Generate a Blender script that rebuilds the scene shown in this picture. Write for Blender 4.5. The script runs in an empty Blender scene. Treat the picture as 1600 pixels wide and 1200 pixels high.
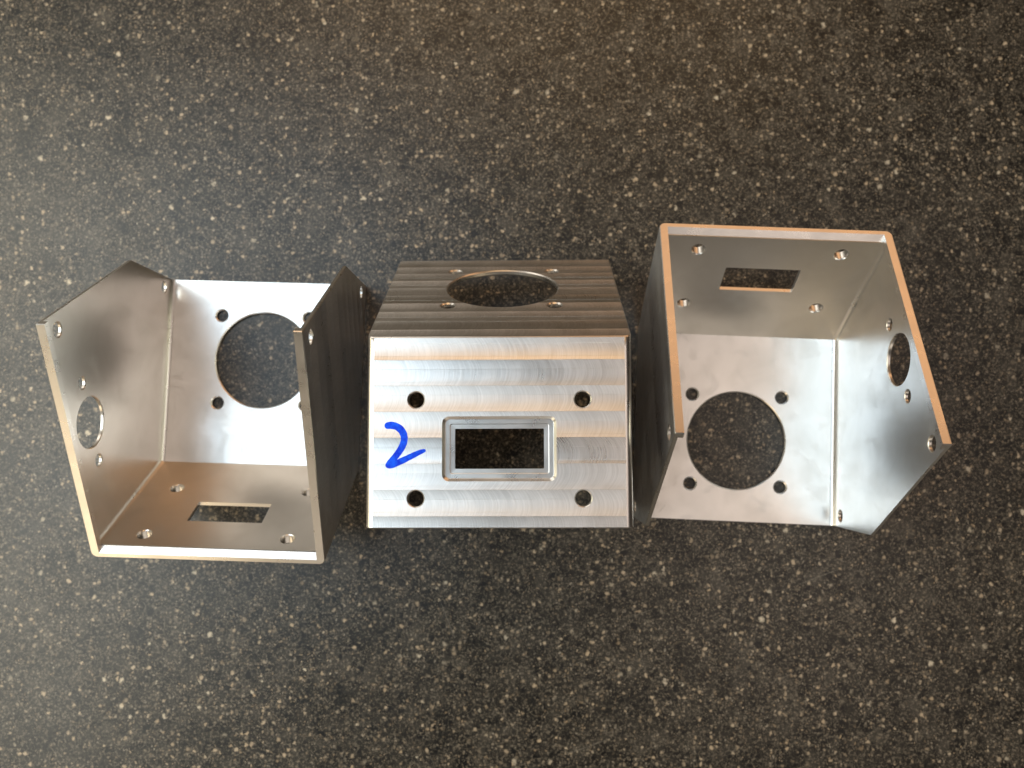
import bpy, bmesh, math, random
import numpy as np
from mathutils import Vector, Matrix
random.seed(4)
S = bpy.context.scene
COL = S.collection
U = 0.08                     # width of one enclosure in metres; fitted lengths below are in widths
ST, CT = math.sin(math.radians(120)), math.cos(math.radians(120))

# ------------------------------------------------------------------ camera
FPX, HC, TX, TY = 1319.5, 4.2334, -0.0752, -0.0170
cd = bpy.data.cameras.new('camera'); cam = bpy.data.objects.new('camera', cd); COL.objects.link(cam)
cd.sensor_fit = 'HORIZONTAL'; cd.sensor_width = 36; cd.lens = FPX/1600*36
cd.clip_start = 0.01; cd.clip_end = 50
rc = Matrix.Rotation(TX, 3, 'X') @ Matrix.Rotation(TY, 3, 'Y')
mw = rc.transposed().to_4x4(); mw.translation = Vector((0, 0, HC*U)); cam.matrix_world = mw
cd.dof.use_dof = True; cd.dof.focus_distance = (HC-1.0)*U; cd.dof.aperture_fstop = 14
S.camera = cam

# ------------------------------------------------------------------ world: dim warm interior
w = bpy.data.worlds.new('World'); S.world = w; w.use_nodes = True
bg = w.node_tree.nodes['Background']
bg.inputs['Color'].default_value = (0.62, 0.50, 0.40, 1); bg.inputs['Strength'].default_value = 0.04

# ------------------------------------------------------------------ lamps (windows, warm room light and added fills)
def lamp(name, loc, target, sx, sy, power, col):
    l = bpy.data.lights.new(name, 'AREA'); l.shape = 'RECTANGLE'; l.size = sx; l.size_y = sy
    l.energy = power; l.color = col
    o = bpy.data.objects.new(name, l); COL.objects.link(o); o.location = loc
    o.rotation_euler = (Vector(target)-Vector(loc)).to_track_quat('-Z', 'Y').to_euler()
    return o
lamp('skylight_window', (-0.67, 0.22, 1.75), (-0.05, 0.02, 0), 1.15, 0.78, 8.4, (0.72, 0.88, 1.0))
lamp('left_roof_window', (-0.82, -0.02, 0.95), (-0.15, 0, 0), 1.15, 0.48, 7.6, (1.0, 0.985, 0.87))
lamp('ceiling_panel',   (0.62, -0.05, 1.75), (0, 0, 0), 1.1, 0.68, 3.0, (1.0, 0.83, 0.71))
lamp('added_warm_overhead', (0.0, 1.20, 1.75), (0, 0, 0), 1.5, 0.60, 5.0, (1.0, 0.60, 0.28))  # added overhead source for the brown sheen on the far worktop
lamp('left_window',     (-1.00, 0.08, 0.42), (-0.05, 0, 0), 0.85, 0.46, 3.2, (1.0, 0.90, 0.62))
lamp('warm_wall_lamp',  (0.95, 2.0, 0.75), (0, 0, 0), 2.0, 0.9, 6.4, (1.0, 0.53, 0.25))
lamp('added_tan_fill',   (-1.0, 1.85, 0.70), (0, 0, 0), 1.5, 1.0, 8.5, (1.0, 0.90, 0.76))  # added fill that lightens the left enclosure's slot plate inside
lamp('room_light',      (-1.60, -1.9, 0.80), (0, 0, 0), 1.4, 0.9, 9.0, (1.0, 0.78, 0.50))
lamp('added_back_fill', (0.45, -1.9, 0.75), (0, 0, 0), 2.2, 0.8, 5.0, (1.0, 0.86, 0.70))  # added fill that lightens the right enclosure's slot plate inside

S.view_settings.view_transform = 'Standard'; S.view_settings.look = 'None'
S.view_settings.exposure = 0.0; S.view_settings.gamma = 1.0
S.view_settings.use_curve_mapping = False
S.render.engine = 'CYCLES'
S.cycles.max_bounces = 8; S.cycles.glossy_bounces = 7; S.cycles.diffuse_bounces = 2; S.cycles.transmission_bounces = 0
S.cycles.use_denoising = True
S.cycles.use_adaptive_sampling = True; S.cycles.adaptive_threshold = 0.015

# ------------------------------------------------------------------ node helpers
class NT:
    def __init__(s, name):
        s.mat = bpy.data.materials.new(name); s.mat.use_nodes = True
        s.t = s.mat.node_tree; s.t.nodes.clear()
        s.out = s.t.nodes.new('ShaderNodeOutputMaterial')
        s.b = s.t.nodes.new('ShaderNodeBsdfPrincipled')
        s.t.links.new(s.b.outputs[0], s.out.inputs[0])
        s.co = s.t.nodes.new('ShaderNodeTexCoord').outputs['Object']
    def set(s, sock, v):
        if hasattr(v, 'is_output'): s.t.links.new(v, sock)
        else: sock.default_value = v
    def m(s, op, a, b=None, c=None, clamp=False):
        n = s.t.nodes.new('ShaderNodeMath'); n.operation = op; n.use_clamp = clamp
        for i, v in enumerate((a, b, c)):
            if v is not None: s.set(n.inputs[i], v)
        return n.outputs[0]
    def dot(s, v, d):
        n = s.t.nodes.new('ShaderNodeVectorMath'); n.operation = 'DOT_PRODUCT'
        s.set(n.inputs[0], v); n.inputs[1].default_value = d
        return n.outputs['Value']
    def vec(s, x, y, z):
        n = s.t.nodes.new('ShaderNodeCombineXYZ')
        for i, v in enumerate((x, y, z)): s.set(n.inputs[i], v)
        return n.outputs[0]
    def noise(s, v, scale, detail=2, rough=0.5, dist=0, out='Fac'):
        n = s.t.nodes.new('ShaderNodeTexNoise')
        s.set(n.inputs['Vector'], v); n.inputs['Scale'].default_value = scale
        n.inputs['Detail'].default_value = detail; n.inputs['Roughness'].default_value = rough
        n.inputs['Distortion'].default_value = dist
        return n.outputs[out]
    def voro(s, v, scale, out='Distance', rnd=1.0):
        n = s.t.nodes.new('ShaderNodeTexVoronoi'); s.set(n.inputs['Vector'], v)
        n.inputs['Scale'].default_value = scale; n.inputs['Randomness'].default_value = rnd
        return n.outputs[out]
    def white(s, v):
        n = s.t.nodes.new('ShaderNodeTexWhiteNoise'); n.noise_dimensions = '1D'
        s.set(n.inputs['W'], v); return n.outputs['Value']
    def rng(s, v, a, b, c=0., d=1., smooth=True):
        n = s.t.nodes.new('ShaderNodeMapRange'); n.interpolation_type = 'SMOOTHSTEP' if smooth else 'LINEAR'
        s.set(n.inputs[0], v)
        for i, q in enumerate((a, b, c, d)): n.inputs[i+1].default_value = q
        return n.outputs[0]
    def mix(s, f, a, b):
        n = s.t.nodes.new('ShaderNodeMix'); n.data_type = 'RGBA'
        s.set(n.inputs[0], f)
        for i, v in ((6, a), (7, b)):
            if hasattr(v, 'is_output'): s.t.links.new(v, n.inputs[i])
            else: n.inputs[i].default_value = (*v, 1)
        return n.outputs[2]
    def bump(s, h, dist, strength=1.0):
        n = s.t.nodes.new('ShaderNodeBump'); n.inputs['Strength'].default_value = strength
        n.inputs['Distance'].default_value = dist; s.set(n.inputs['Height'], h)
        return n.outputs[0]
    def p(s, k, v): s.set(s.b.inputs[k], v)

ALU = (0.80, 0.79, 0.775)
def mat_milled(name, across, along, shift, amp=1.0):
    """face-milled outside: one band per cutter pass, curved cutter marks inside each band"""
    n = NT(name)
    per = 0.0078
    u = n.m('ADD', n.dot(n.co, across), shift); v = n.dot(n.co, along)
    uw = n.m('ADD', u, n.m('MULTIPLY', n.m('SUBTRACT', n.noise(n.vec(v, 0., 0.), 60, 2), 0.5), 0.0003))
    k = n.m('DIVIDE', uw, per); i = n.m('FLOOR', k); f = n.m('FRACT', k)
    r1 = n.white(i); r2 = n.white(n.m('ADD', i, 31.7))
    yy = n.m('MULTIPLY', n.m('SUBTRACT', f, n.m('MULTIPLY', r2, 0.9)), per)
    arc = n.m('ADD', v, n.m('DIVIDE', n.m('MULTIPLY', yy, yy), 0.011))
    arc = n.m('SUBTRACT', arc, n.m('MULTIPLY', yy, 0.35))
    st = n.noise(n.vec(n.m('MULTIPLY', arc, 2600), n.m('MULTIPLY', i, 7.3), n.m('MULTIPLY', u, 90)), 1.0, 3, 0.7)
    st2 = n.noise(n.vec(n.m('MULTIPLY', arc, 420), n.m('MULTIPLY', i, 3.1), n.m('MULTIPLY', u, 60)), 1.0, 2, 0.6)
    cloud = n.noise(n.co, 90, 3)
    # pass profile: slightly tilted, drops back at each step
    saw = n.m('MULTIPLY', n.m('SUBTRACT', f, 0.5), n.m('ADD', n.m('MULTIPLY', r1, 0.85), 0.40))
    par = n.m('MULTIPLY', n.m('POWER', n.m('ABSOLUTE', n.m('SUBTRACT', f, 0.55)), 2.0), 1.1)
    h = n.m('ADD', n.m('MULTIPLY', saw, 0.00085*amp), n.m('MULTIPLY', par, 0.0009*amp))
    k2 = n.m('DIVIDE', n.m('ADD', uw, 0.0011), per*0.5); f2 = n.m('FRACT', k2)
    r3 = n.white(n.m('ADD', n.m('FLOOR', k2), 77.3))
    h = n.m('ADD', h, n.m('MULTIPLY', n.m('MULTIPLY', n.m('SUBTRACT', f2, 0.5), n.m('SUBTRACT', r3, 0.5)), 0.00028*amp))
    h = n.m('ADD', h, n.m('MULTIPLY', st, 0.000020))
    h = n.m('ADD', h, n.m('MULTIPLY', st2, 0.000014))
    n.p('Normal', n.bump(h, 1.0, 1.0))
    rg = n.m('ADD', 0.20, n.m('MULTIPLY', r1, 0.10))
    rg = n.m('ADD', rg, n.m('MULTIPLY', cloud, 0.08))
    n.p('Roughness', n.m('ADD', rg, n.m('MULTIPLY', st, 0.10)))
    n.p('Base Color', n.mix(n.rng(n.m('ADD', st, n.m('MULTIPLY', n.m('SUBTRACT', cloud, 0.5), 0.5)), 0.3, 0.7), (0.73, 0.72, 0.705), (0.86, 0.85, 0.84)))
    n.p('Metallic', 1.0)
    return n.mat
def mat_satin(name, along, across):
    """smooth inside faces: fine end-mill grain along one direction"""
    n = NT(name)
    a = n.dot(n.co, along); c = n.dot(n.co, across)
    st = n.noise(n.vec(n.m('MULTIPLY', a, 60), n.m('MULTIPLY', c, 1500), 0.), 1.0, 3, 0.65)
    wide = n.noise(n.vec(n.m('MULTIPLY', a, 12), n.m('MULTIPLY', c, 130), 3.), 1.0, 2, 0.5)
    smear = n.noise(n.co, 55, 3, 0.55, 0.6)
    h = n.m('ADD', n.m('MULTIPLY', st, 0.000013), n.m('MULTIPLY', wide, 0.00001))
    h = n.m('ADD', h, n.m('MULTIPLY', n.noise(n.co, 2500, 2), 0.0000035))
    ang = n.m('ADD', n.m('MULTIPLY', a, 0.8), n.m('MULTIPLY', c, 0.6)); acr = n.m('SUBTRACT', n.m('MULTIPLY', c, 0.8), n.m('MULTIPLY', a, 0.6))
    sx = n.noise(n.vec(n.m('MULTIPLY', ang, 70), n.m('MULTIPLY', acr, 2600), 5.), 1.0, 1)
    scr = n.rng(sx, 0.74, 0.80)
    h = n.m('SUBTRACT', h, n.m('MULTIPLY', scr, 0.00002))
    print_ = n.rng(n.noise(n.co, 110, 2, 0.5, 1.2), 0.55, 0.66)
    n.p('Normal', n.bump(h, 1.0, 1.0))
    r = n.m('ADD', n.m('ADD', 0.225, n.m('MULTIPLY', print_, 0.05)), n.m('MULTIPLY', smear, 0.12))
    n.p('Roughness', n.m('ADD', r, n.m('MULTIPLY', st, 0.05)))
    n.p('Base Color', n.mix(n.rng(smear, 0.35, 0.7), (0.80, 0.785, 0.765), (0.74, 0.725, 0.70)))
    n.p('Metallic', 1.0)
    return n.mat
def mat_cut(name):
    """freshly cut edges, hole walls and chamfers"""
    n = NT(name)
    g = n.noise(n.co, 1800, 3, 0.7); big = n.noise(n.co, 160, 2)
    n.p('Normal', n.bump(n.m('MULTIPLY', g, 0.000012), 1.0, 1.0))
    n.p('Roughness', n.m('ADD', 0.22, n.m('MULTIPLY', big, 0.14)))
    n.p('Base Color', (0.82, 0.805, 0.785, 1)); n.p('Metallic', 1.0)
    return n.mat
# enclosure frame: X across, Y = -p, Z = q
M_RECT = mat_milled('milled_rect', (0, -CT, ST), (1, 0, 0), 0.0008, 1.1)
M_ROUND = mat_milled('milled_round', (0, -1, 0), (1, 0, 0), 0.0018, 1.3)
M_SIDE = mat_milled('milled_side', (0, 0.5, 0.866), (0, -0.866, 0.5), 0.003)
M_INR = mat_satin('satin_rect', (1, 0, 0), (0, -CT, ST))
M_INC = mat_satin('satin_round', (0, 1, 0), (1, 0, 0))
M_INS = mat_satin('satin_side', (0, -0.866, 0.5), (0, 0.5, 0.866))
M_CUT = mat_cut('cut_edge')
MATS = [M_RECT, M_ROUND, M_SIDE, M_INR, M_INC, M_INS, M_CUT]

# ------------------------------------------------------------------ worktop (speckled dark stone)
def mat_stone():
    n = NT('speckled_stone')
    wob = n.t.nodes.new('ShaderNodeVectorMath'); wob.operation = 'MULTIPLY_ADD'
    n.set(wob.inputs[0], n.noise(n.co, 520, 2, 0.6, out='Color')); wob.inputs[1].default_value = (0.0022,)*3
    n.set(wob.inputs[2], n.co); co = wob.outputs[0]
    big = n.noise(n.co, 26, 3, 0.6)
    mid = n.noise(co, 230, 4, 0.72)
    fine = n.noise(co, 900, 3, 0.78)
    base = n.mix(n.rng(mid, 0.36, 0.64), (0.002, 0.002, 0.0018), (0.033, 0.029, 0.023))
    base = n.mix(n.m('MULTIPLY', n.rng(fine, 0.49, 0.66), 0.70), base, (0.25, 0.212, 0.16))
    def flecks(scale, lo, hi, size, seed, edge=0.45):
        v = n.vec(*[n.m('ADD', n.dot(co, ax), seed) for ax in ((1, 0, 0), (0, 1, 0), (0, 0, 1))])
        vo = n.t.nodes.new('ShaderNodeTexVoronoi'); n.set(vo.inputs['Vector'], v); vo.inputs['Scale'].default_value = scale
        sc = n.t.nodes.new('ShaderNodeSeparateColor'); n.set(sc.inputs[0], vo.outputs['Color'])
        on = n.rng(n.m('ADD', sc.outputs[0], n.m('MULTIPLY', n.m('SUBTRACT', big, 0.5), 0.35)), lo, hi)
        sz = n.m('MULTIPLY', n.m('ADD', n.m('MULTIPLY', sc.outputs[1], 0.85), 0.30), size)
        d = n.m('DIVIDE', n.m('ADD', vo.outputs['Distance'], n.m('MULTIPLY', n.m('SUBTRACT', fine, 0.5), 0.75)), sz)
        return n.m('MULTIPLY', n.rng(d, edge, 1.0, 1.0, 0.0), on), sc.outputs[2]
    f1, c1 = flecks(480, 0.46, 0.98, 0.48, 0.0, 0.3)
    f2, c2 = flecks(920, 0.28, 0.96, 0.52, 3.1, 0.3)
    f3, c3 = flecks(290, 0.87, 0.98, 0.37, 7.7, 0.30)
    cream = n.mix(c1, (0.60, 0.515, 0.40), (0.62, 0.45, 0.27))
    base = n.mix(n.m('MULTIPLY', f2, 0.65), base, n.mix(c2, (0.46, 0.40, 0.32), (0.48, 0.35, 0.22)))
    base = n.mix(n.m('MULTIPLY', f1, 0.85), base, cream)
    base = n.mix(n.m('MULTIPLY', f3, 0.92), base, (0.68, 0.59, 0.45))
    cloud = n.noise(n.co, 75, 3, 0.62)
    base = n.mix(n.m('MULTIPLY', n.rng(cloud, 0.50, 0.72), 0.22), base, (0.17, 0.15, 0.12))
    base = n.mix(n.m('MULTIPLY', n.rng(cloud, 0.46, 0.30), 0.6), base, (0.006, 0.006, 0.005))
    dk, _ = flecks(250, 0.72, 0.88, 0.40, 11.3, 0.7)
    base = n.mix(n.m('MULTIPLY', dk, 0.9), base, (0.005, 0.005, 0.005))
    # hairline scratches
    def scratch(ang, seed):
        c_, s_ = math.cos(ang), math.sin(ang)
        a = n.dot(n.co, (c_, s_, 0)); b = n.dot(n.co, (-s_, c_, 0))
        q = n.noise(n.vec(n.m('MULTIPLY', a, 26), n.m('MULTIPLY', b, 1500), seed), 1.0, 1)
        return n.rng(q, 0.755, 0.80)
    sc = n.m('MAXIMUM', scratch(-0.6, 1.), n.m('MAXIMUM', scratch(0.35, 5.), scratch(-1.2, 9.)))
    base = n.mix(n.m('MULTIPLY', sc, 0.28), base, (0.36, 0.33, 0.28))
    n.p('Base Color', base)
    n.p('Roughness', n.m('ADD', 0.25, n.m('MULTIPLY', big, 0.14)))
    n.p('Specular IOR Level', 0.47)
    h = n.m('MULTIPLY', n.noise(n.co, 420, 3, 0.7), 0.00008)
    n.p('Normal', n.bump(h, 1.0, 0.8))
    return n.mat
def new_obj(name, me, parent=None):
    o = bpy.data.objects.new(name, me); COL.objects.link(o); o.parent = parent; return o
bm = bmesh.new(); bmesh.ops.create_cube(bm, size=1.0)
bmesh.ops.scale(bm, vec=(1.5, 1.1, 0.03), verts=bm.verts); bmesh.ops.translate(bm, vec=(0, 0, -0.015), verts=bm.verts)
bmesh.ops.bevel(bm, geom=bm.edges[:], offset=0.002, segments=2, affect='EDGES')
me = bpy.data.meshes.new('worktop'); bm.to_mesh(me); bm.free(); me.materials.append(mat_stone())
top = new_obj('worktop', me); top['kind'] = 'structure'; top['label'] = 'dark speckled stone worktop under the three enclosures'

# ------------------------------------------------------------------ enclosure: milled from one block
a, b, L = 0.9573, 0.7171, 1.0661            # round-hole plate, slot plate, distance slot plate to opposite edge
h = 0.5; T_RIM, T_W, T_C, T_R = 0.0352, 0.016, 0.024, 0.046
LIP = 0.030
def sn(s, n): return (s*CT + n*ST, s*ST - n*CT)          # slot-plate coords -> (p, q)
A = (0, 0); B = sn(b, 0); C = sn(b, L)
D = (a, C[1] - (a-C[0])*math.tan(math.radians(60)))
def pt(x, p, q): return Vector((x*U, -p*U, q*U))
def prism(poly, x0, x1):
    bm = bmesh.new()
    v0 = [bm.verts.new(pt(x0, *c)) for c in poly]; v1 = [bm.verts.new(pt(x1, *c)) for c in poly]
    bm.faces.new(v0); bm.faces.new(v1[::-1]); n = len(poly)
    for i in range(n): bm.faces.new((v0[i], v1[i], v1[(i+1) % n], v0[(i+1) % n]))
    bmesh.ops.recalc_face_normals(bm, faces=bm.faces[:])
    return bm
def edges_on(bm, c0, c1):
    """edges running along profile segment c0-c1 at either end of x"""
    e_ = []
    P0, P1 = [Vector((-c[0]*U, c[1]*U)) for c in (c0, c1)]
    for e in bm.edges:
        k = [Vector((v.co.y, v.co.z)) for v in e.verts]
        if ((k[0]-P0).length < 1e-6 and (k[1]-P1).length < 1e-6) or ((k[0]-P1).length < 1e-6 and (k[1]-P0).length < 1e-6): e_.append(e)
    return e_
def to_obj(bm, name):
    me = bpy.data.meshes.new(name); bm.to_mesh(me); bm.free()
    return new_obj(name, me)
bm = prism([A, (a, 0), D, C, B], -h, h)
bmesh.ops.bevel(bm, geom=edges_on(bm, A, B), offset=0.027*U, segments=7, profile=0.5, affect='EDGES')
bm.normal_update()
sharp = [e for e in bm.edges if len(e.link_faces) == 2 and e.calc_face_angle() > math.radians(25)]
bmesh.ops.bevel(bm, geom=sharp, offset=0.0035*U, segments=1, affect='EDGES')
body = to_obj(bm, 'body')
tmp = []
# cavity below the rim lip
Ai = ((T_R + T_C*CT)/ST, T_C)
n_far = 3.0
c1 = sn(b-LIP, T_R); c2 = sn(b-LIP, n_far)
cav = [Ai, (2.0, T_C), (2.0, 1.0), c2, c1]
bm = prism(cav, -h+T_W, h-T_W)
bmesh.ops.bevel(bm, geom=edges_on(bm, Ai, (2.0, T_C))+edges_on(bm, c1, Ai), offset=0.018*U, segments=5, profile=0.5, affect='EDGES')
tmp.append(to_obj(bm, 'cut'))
# slot through the rim with the lead-in chamfer on the plate
CH = 0.023
sl = [sn(b-LIP-0.02, T_R), sn(b-CH, T_R), sn(b, T_R-CH), sn(b+0.1, T_R-CH), sn(b+0.1, 2.0), sn(b-LIP-0.02, 2.0)]
sl[0] = sn(b-LIP-0.02, T_R+0.004); sl[1] = sn(b-CH-0.001, T_R+0.004); 
sl.insert(2, sn(b-CH, T_R-0.0005))
tmp.append(to_obj(prism(sl, -h+T_RIM, h-T_RIM), 'cut'))
def drill(center, axis, r, z0, z1, ch=0.006, seg=40):
    """cylinder along axis from z0 to z1 (depths of the two plate faces), flared at both faces"""
    bm = bmesh.new(); e = 0.02
    prof = [(z0-e, r+ch+e), (z0+ch, r), (z1-ch, r), (z1+e, r+ch+e)]
    ax = Vector(axis).normalized(); t = ax.orthogonal().normalized(); s = ax.cross(t)
    rings = []
    for z, rr in prof:
        rings.append([bm.verts.new((Vector(center)+ax*z+(t*math.cos(k*2*math.pi/seg)+s*math.sin(k*2*math.pi/seg))*rr)*U) for k in range(seg)])
    bm.faces.new(rings[0]); bm.faces.new(rings[-1])
    for q in range(3):
        for k in range(seg):
            bm.faces.new((rings[q][k], rings[q][(k+1) % seg], rings[q+1][(k+1) % seg], rings[q+1][k]))
    bmesh.ops.recalc_face_normals(bm, faces=bm.faces[:])
    tmp.append(to_obj(bm, 'cut'))
def V(x, p, q): return (x, -p, q)
n_in = (0, -ST, -CT)                          # slot plate inward normal in XYZ (p->-y)
CP, CR, CHS = 0.5606, 0.2403, 0.2211
drill(V(0, CP, 0), (0, 0, 1), CR, 0, T_C, 0.005, 96)
for sx in (-1, 1):
    for sp_ in (-1, 1): drill(V(sx*CHS, CP+sp_*CHS, 0), (0, 0, 1), 0.0285, 0, T_C)
RX, Q1, Q2 = 0.313, 0.2381, 0.6071
for sx in (-1, 1):
    for s in (Q1, Q2): drill(V(sx*RX, *sn(s, 0)), n_in, 0.030, 0, T_R, 0.004)
SP, SQ, SDP, SDQ = 0.2121, 0.7348, 0.1578, 0.0888
drill(V(h-T_W, SP, SQ), (1, 0, 0), 0.109, 0, T_W, 0.003, 64)
for s in (-1, 1): drill(V(h-T_W, SP+s*SDP, SQ+s*SDQ), (1, 0, 0), 0.027, 0, T_W, 0.003)
for s, ax in ((1, (1, 0, 0)), (-1, (-1, 0, 0))):
    drill(V(s*(h-T_W), 0.5609, 1.030), ax, 0.0305, 0, T_W, 0.003)
    drill(V(s*(h-T_W), 0.9033, 0.1136), ax, 0.0285, 0, T_W, 0.003)
# rectangular cutout with stepped, chamfered recess
def rrect(hx, hs, r, seg=5):
    o = []
    for cx, cs, a0 in ((hx-r, hs-r, 0), (-hx+r, hs-r, 90), (-hx+r, -hs+r, 180), (hx-r, -hs+r, 270)):
        for k in range(seg+1):
            t = math.radians(a0+90*k/seg); o.append((cx+r*math.cos(t), cs+r*math.sin(t)))
    return o
SC = (0.3479+0.4961)/2
def loft(levels):
    bm = bmesh.new(); rings = []
    for n_, (hx, hs, r) in levels:
        rings.append([bm.verts.new(pt(x, *sn(SC+s, n_))) for x, s in rrect(hx, hs, r)])
    bm.faces.new(rings[0]); bm.faces.new(rings[-1])
    for A_, B_ in zip(rings, rings[1:]):
        for k in range(len(A_)): bm.faces.new((A_[k], A_[(k+1) % len(A_)], B_[(k+1) % len(A_)], B_[k]))
    bmesh.ops.recalc_face_normals(bm, faces=bm.faces[:]); tmp.append(to_obj(bm, 'cut'))
loft([(-0.02, (0.2345, 0.1415, 0.042)), (0.010, (0.2045, 0.1115, 0.018)), (0.018, (0.2035, 0.1105, 0.017)),
      (0.0185, (0.187, 0.094, 0.009)), (0.028, (0.185, 0.092, 0.008)), (0.0285, (0.168, 0.0755, 0.004)),
      (0.040, (0.168, 0.0755, 0.004)), (T_R+0.02, (0.168, 0.0755, 0.004))])
for o in tmp:
    md = body.modifiers.new('b', 'BOOLEAN'); md.operation = 'DIFFERENCE'; md.solver = 'EXACT'; md.object = o
dg = bpy.context.evaluated_depsgraph_get()
full = bpy.data.meshes.new_from_object(body.evaluated_get(dg))
for o in tmp+[body]: bpy.data.objects.remove(o)

# split the milled block into its plates, face by face, along the corner mitres
bm = bmesh.new(); bm.from_mesh(full)
def cut_plane(co, no):
    bmesh.ops.bisect_plane(bm, geom=bm.verts[:]+bm.edges[:]+bm.faces[:], dist=1e-8, plane_co=co, plane_no=no)
for s in (-1, 1):
    cut_plane(Vector((s*h*U, 0, 0)), Vector((s*T_C, 0, T_W)))                     # side / round plate
    nr = Vector(n_in)
    cut_plane(Vector((s*h*U, 0, 0)), Vector((s*T_R, 0, 0))+nr*T_W)                # side / slot plate
kk = Vector((0, 0, 1))/T_C - nr/T_R
cut_plane(Vector((0, 0, 0)), kk)
bm.normal_update(); bm.faces.ensure_lookup_table()
parts = {'rect': [], 'round': [], 'left': [], 'right': [], 'frame': []}
DIRS = {'x': Vector((1, 0, 0)), 'c': Vector((0, 0, 1)), 'r': nr}
bc = (Vector(pt(0, *C))-Vector(pt(0, *B))).normalized()
fdat = {}
for f in bm.faces:
    c = f.calc_center_median()/U; x, p, q = c.x, -c.y, c.z
    n_ = p*ST - q*CT; s_ = p*CT + q*ST
    ds, dc, dr = (h-abs(x))/T_W, q/T_C, n_/T_R
    if abs(x) > h-T_RIM-1e-4 and s_ > b-LIP-1e-3 and dr > 0.9: ds = min(ds, 0.5)
    k = min((ds, 's'), (dc, 'c'), (dr, 'r'))[1]
    N = f.normal
    # face role -> material
    al = {d: N.dot(v) for d, v in DIRS.items()}
    mi = 6
    if k == 's' and abs(al['x']) > 0.999: mi = 2 if abs(x) > h-0.002 else 5
    if k == 'c' and abs(al['c']) > 0.999: mi = 1 if al['c'] < 0 else 4
    if k == 'r' and abs(al['r']) > 0.999: mi = 0 if al['r'] < 0 else 3
    if mi == 5 and abs(x) < h-T_W-1e-3: mi = 6
    if mi == 0 and n_ > 0.004: mi = 6
    part = {'s': 'left' if x < 0 else 'right', 'c': 'round', 'r': 'rect'}[k]
    if k == 'r' and abs(x) < 0.216 and abs(s_-SC) < 0.126 and 1e-4 < n_ < 0.0405: part = 'frame'
    parts[part].append(f.index)
    aligned = max(abs(al['x']), abs(al['c']), abs(al['r']), abs(N.dot(bc)), abs(N.dot(Vector((0, 1, 0))))) > 0.9995 or abs(N.dot(bc.cross(Vector((1, 0, 0))))) > 0.9995
    f.material_index = mi; f.smooth = not aligned
for e in bm.edges:
    lf = e.link_faces
    e.smooth = len(lf) == 2 and lf[0].smooth and lf[1].smooth and e.calc_face_angle() < math.radians(32)
def sub(idx, name):
    keep = set(idx); b2 = bm.copy(); b2.faces.ensure_lookup_table()
    bmesh.ops.delete(b2, geom=[f for f in b2.faces if f.index not in keep], context='FACES')
    me = bpy.data.meshes.new(name); b2.to_mesh(me); b2.free()
    used = sorted({p.material_index for p in me.polygons})
    for m in MATS: me.materials.append(m)
    return me
bm.faces.index_update()
ME = {k: sub(v, k) for k, v in parts.items()}
bm.free()
NAMES = {'rect': 'slot_plate', 'round': 'round_hole_plate', 'left': 'side_plate', 'right': 'side_plate'}
def enclosure(x, y, rz, label, upright):
    root = bpy.data.objects.new('metal_enclosure', None); COL.objects.link(root)
    root.empty_display_size = 0.02
    root.location = (x*U, y*U, 0.00005); root.rotation_euler = (0, 0, rz)
    root['label'] = label; root['category'] = 'enclosure'; root['group'] = 'milled metal enclosures on the worktop'
    out = {}
    for k in ('rect', 'round', 'left', 'right'):
        o = new_obj(NAMES[k], ME[k], root); out[k] = o
        if upright: o.location = (0, 0, L*U); o.rotation_euler = (math.radians(120), 0, 0)
    out['rect']['label'] = 'plate with rectangular cutout and four screw holes'
    out['round']['label'] = 'plate with large round hole and four screw holes'
    out['right']['label'] = 'side plate with round hole between two small holes'
    out['left']['label'] = 'side plate with only two small holes'
    new_obj('recess_frame', ME['frame'], out['rect'])
    return out
enclosure(-1.3412, -0.1215, math.pi-0.0298, 'open metal enclosure lying leftmost, inside visible, pale rim toward the photo bottom', False)
mid = enclosure(-0.1029, 0.4181, 0.0032, 'closed-looking metal enclosure in the middle with blue handwritten 2 on top', True)
enclosure(1.0616, 0.5954, -0.0422, 'open metal enclosure lying rightmost, inside visible, orange lit rim', False)

# ------------------------------------------------------------------ handwritten digit in blue marker on the middle one
def mat_ink():
    n = NT('blue_marker_ink')
    q = n.noise(n.co, 420, 4, 0.65)
    n.p('Base Color', n.mix(n.rng(q, 0.3, 0.7), (0.001, 0.025, 0.66), (0.006, 0.12, 0.95)))
    n.p('Roughness', 0.4); n.p('Metallic', 0.65)
    return n.mat
INK = [(605.5, 664.5, 5), (611, 664, 5.3), (619, 665.8, 5.2), (626, 671, 5.2), (630.5, 679, 5.1), (631, 688, 5), (628, 697, 4.9), (622.5, 706, 4.8),
       (616, 714.5, 4.8), (609.5, 722, 4.8), (606.5, 726.2, 4.6), (611, 726.3, 4.6), (621, 722.3, 4.6), (633, 716.8, 4.3), (645, 711, 4.0), (655, 706.3, 3.5), (662, 703.8, 2.6)]
def px_to_plate(u, v):
    # where the photographed mark sits on the top plate (x across, s along the plate), in widths
    d = rc.transposed() @ Vector(((u-800)/FPX, -(v-600)/FPX, -1))
    t = (L - HC)/d.z
    return d.x*t + 0.1029, 0.4181 - d.y*t
path = [(*px_to_plate(u, v), r*1.08/416) for u, v, r in INK]
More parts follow.
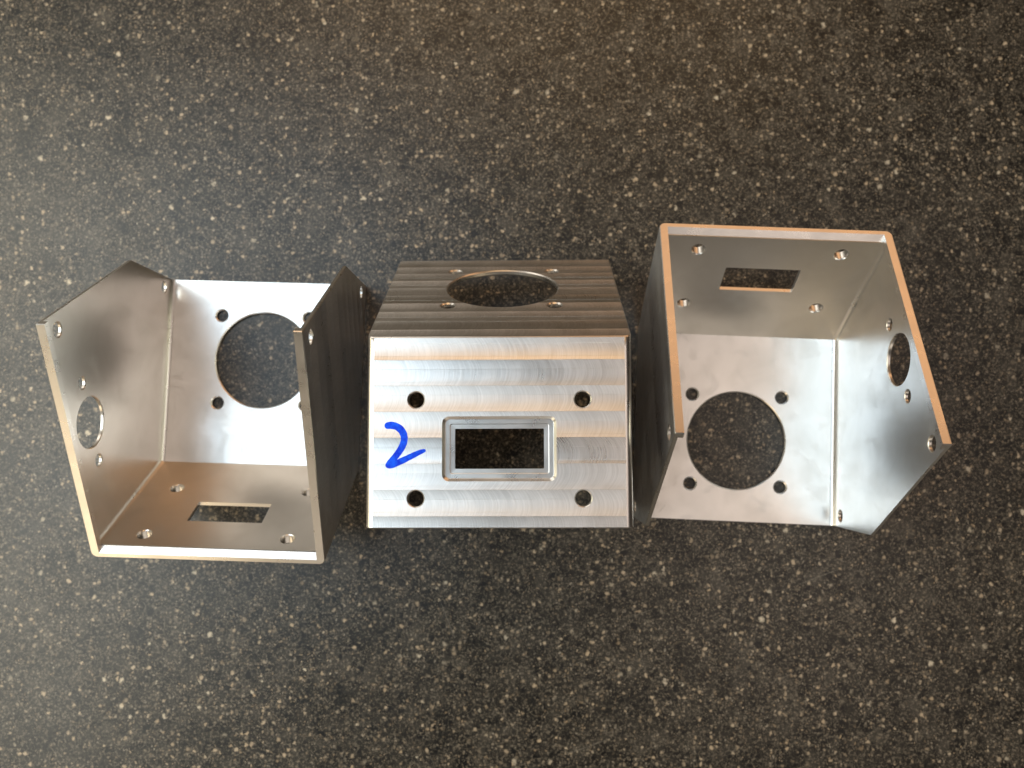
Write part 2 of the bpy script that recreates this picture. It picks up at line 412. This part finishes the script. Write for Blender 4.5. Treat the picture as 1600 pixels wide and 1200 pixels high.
def catmull(P, k=6):
    out = []
    for i in range(len(P)-1):
        p0, p1, p2, p3 = P[max(i-1, 0)], P[i], P[i+1], P[min(i+2, len(P)-1)]
        for j in range(k):
            t = j/k
            out.append(tuple(0.5*((2*p1[c])+(-p0[c]+p2[c])*t+(2*p0[c]-5*p1[c]+4*p2[c]-p3[c])*t*t+(-p0[c]+3*p1[c]-3*p2[c]+p3[c])*t**3) for c in range(3)))
    out.append(P[-1]); return out
path1 = catmull(path[:11]); path2 = catmull(path[10:])
bm = bmesh.new()
def stroke(P, n_):
    L_, R_ = [], []
    for i, (x, s, r) in enumerate(P):
        x0, s0, _ = P[max(i-1, 0)]; x1, s1, _ = P[min(i+1, len(P)-1)]
        l = math.hypot(x1-x0, s1-s0) or 1; tx, ts = (x1-x0)/l, (s1-s0)/l
        r *= random.uniform(0.97, 1.03)
        L_.append((x-ts*r, s+tx*r)); R_.append((x+ts*r, s-tx*r))
    def cap(p, q, n=6):
        c = ((p[0]+q[0])/2, (p[1]+q[1])/2); r = math.hypot(p[0]-c[0], p[1]-c[1]); a0 = math.atan2(p[1]-c[1], p[0]-c[0])
        return [(c[0]+r*math.cos(a0-math.pi*k/n), c[1]+r*math.sin(a0-math.pi*k/n)) for k in range(1, n)]
    vl = [bm.verts.new(pt(x, *sn(s, n_))) for x, s in L_]; vr = [bm.verts.new(pt(x, *sn(s, n_))) for x, s in R_]
    for i in range(len(P)-1): bm.faces.new((vl[i], vl[i+1], vr[i+1], vr[i]))
    for p, q, va, vb in ((L_[-1], R_[-1], vl[-1], vr[-1]), (R_[0], L_[0], vr[0], vl[0])):
        bm.faces.new([va]+[bm.verts.new(pt(x, *sn(s, n_))) for x, s in cap(p, q)]+[vb])
stroke(path1, -0.0006); stroke(path2, -0.0009)
bmesh.ops.recalc_face_normals(bm, faces=bm.faces[:])
for f in bm.faces:
    if f.normal.dot(nr) > 0: f.normal_flip()
me = bpy.data.meshes.new('marker_digit'); bm.to_mesh(me); bm.free(); me.materials.append(mat_ink())
dg_ = new_obj('marker_digit', me, mid['rect']); dg_['label'] = 'digit 2 handwritten in blue marker'
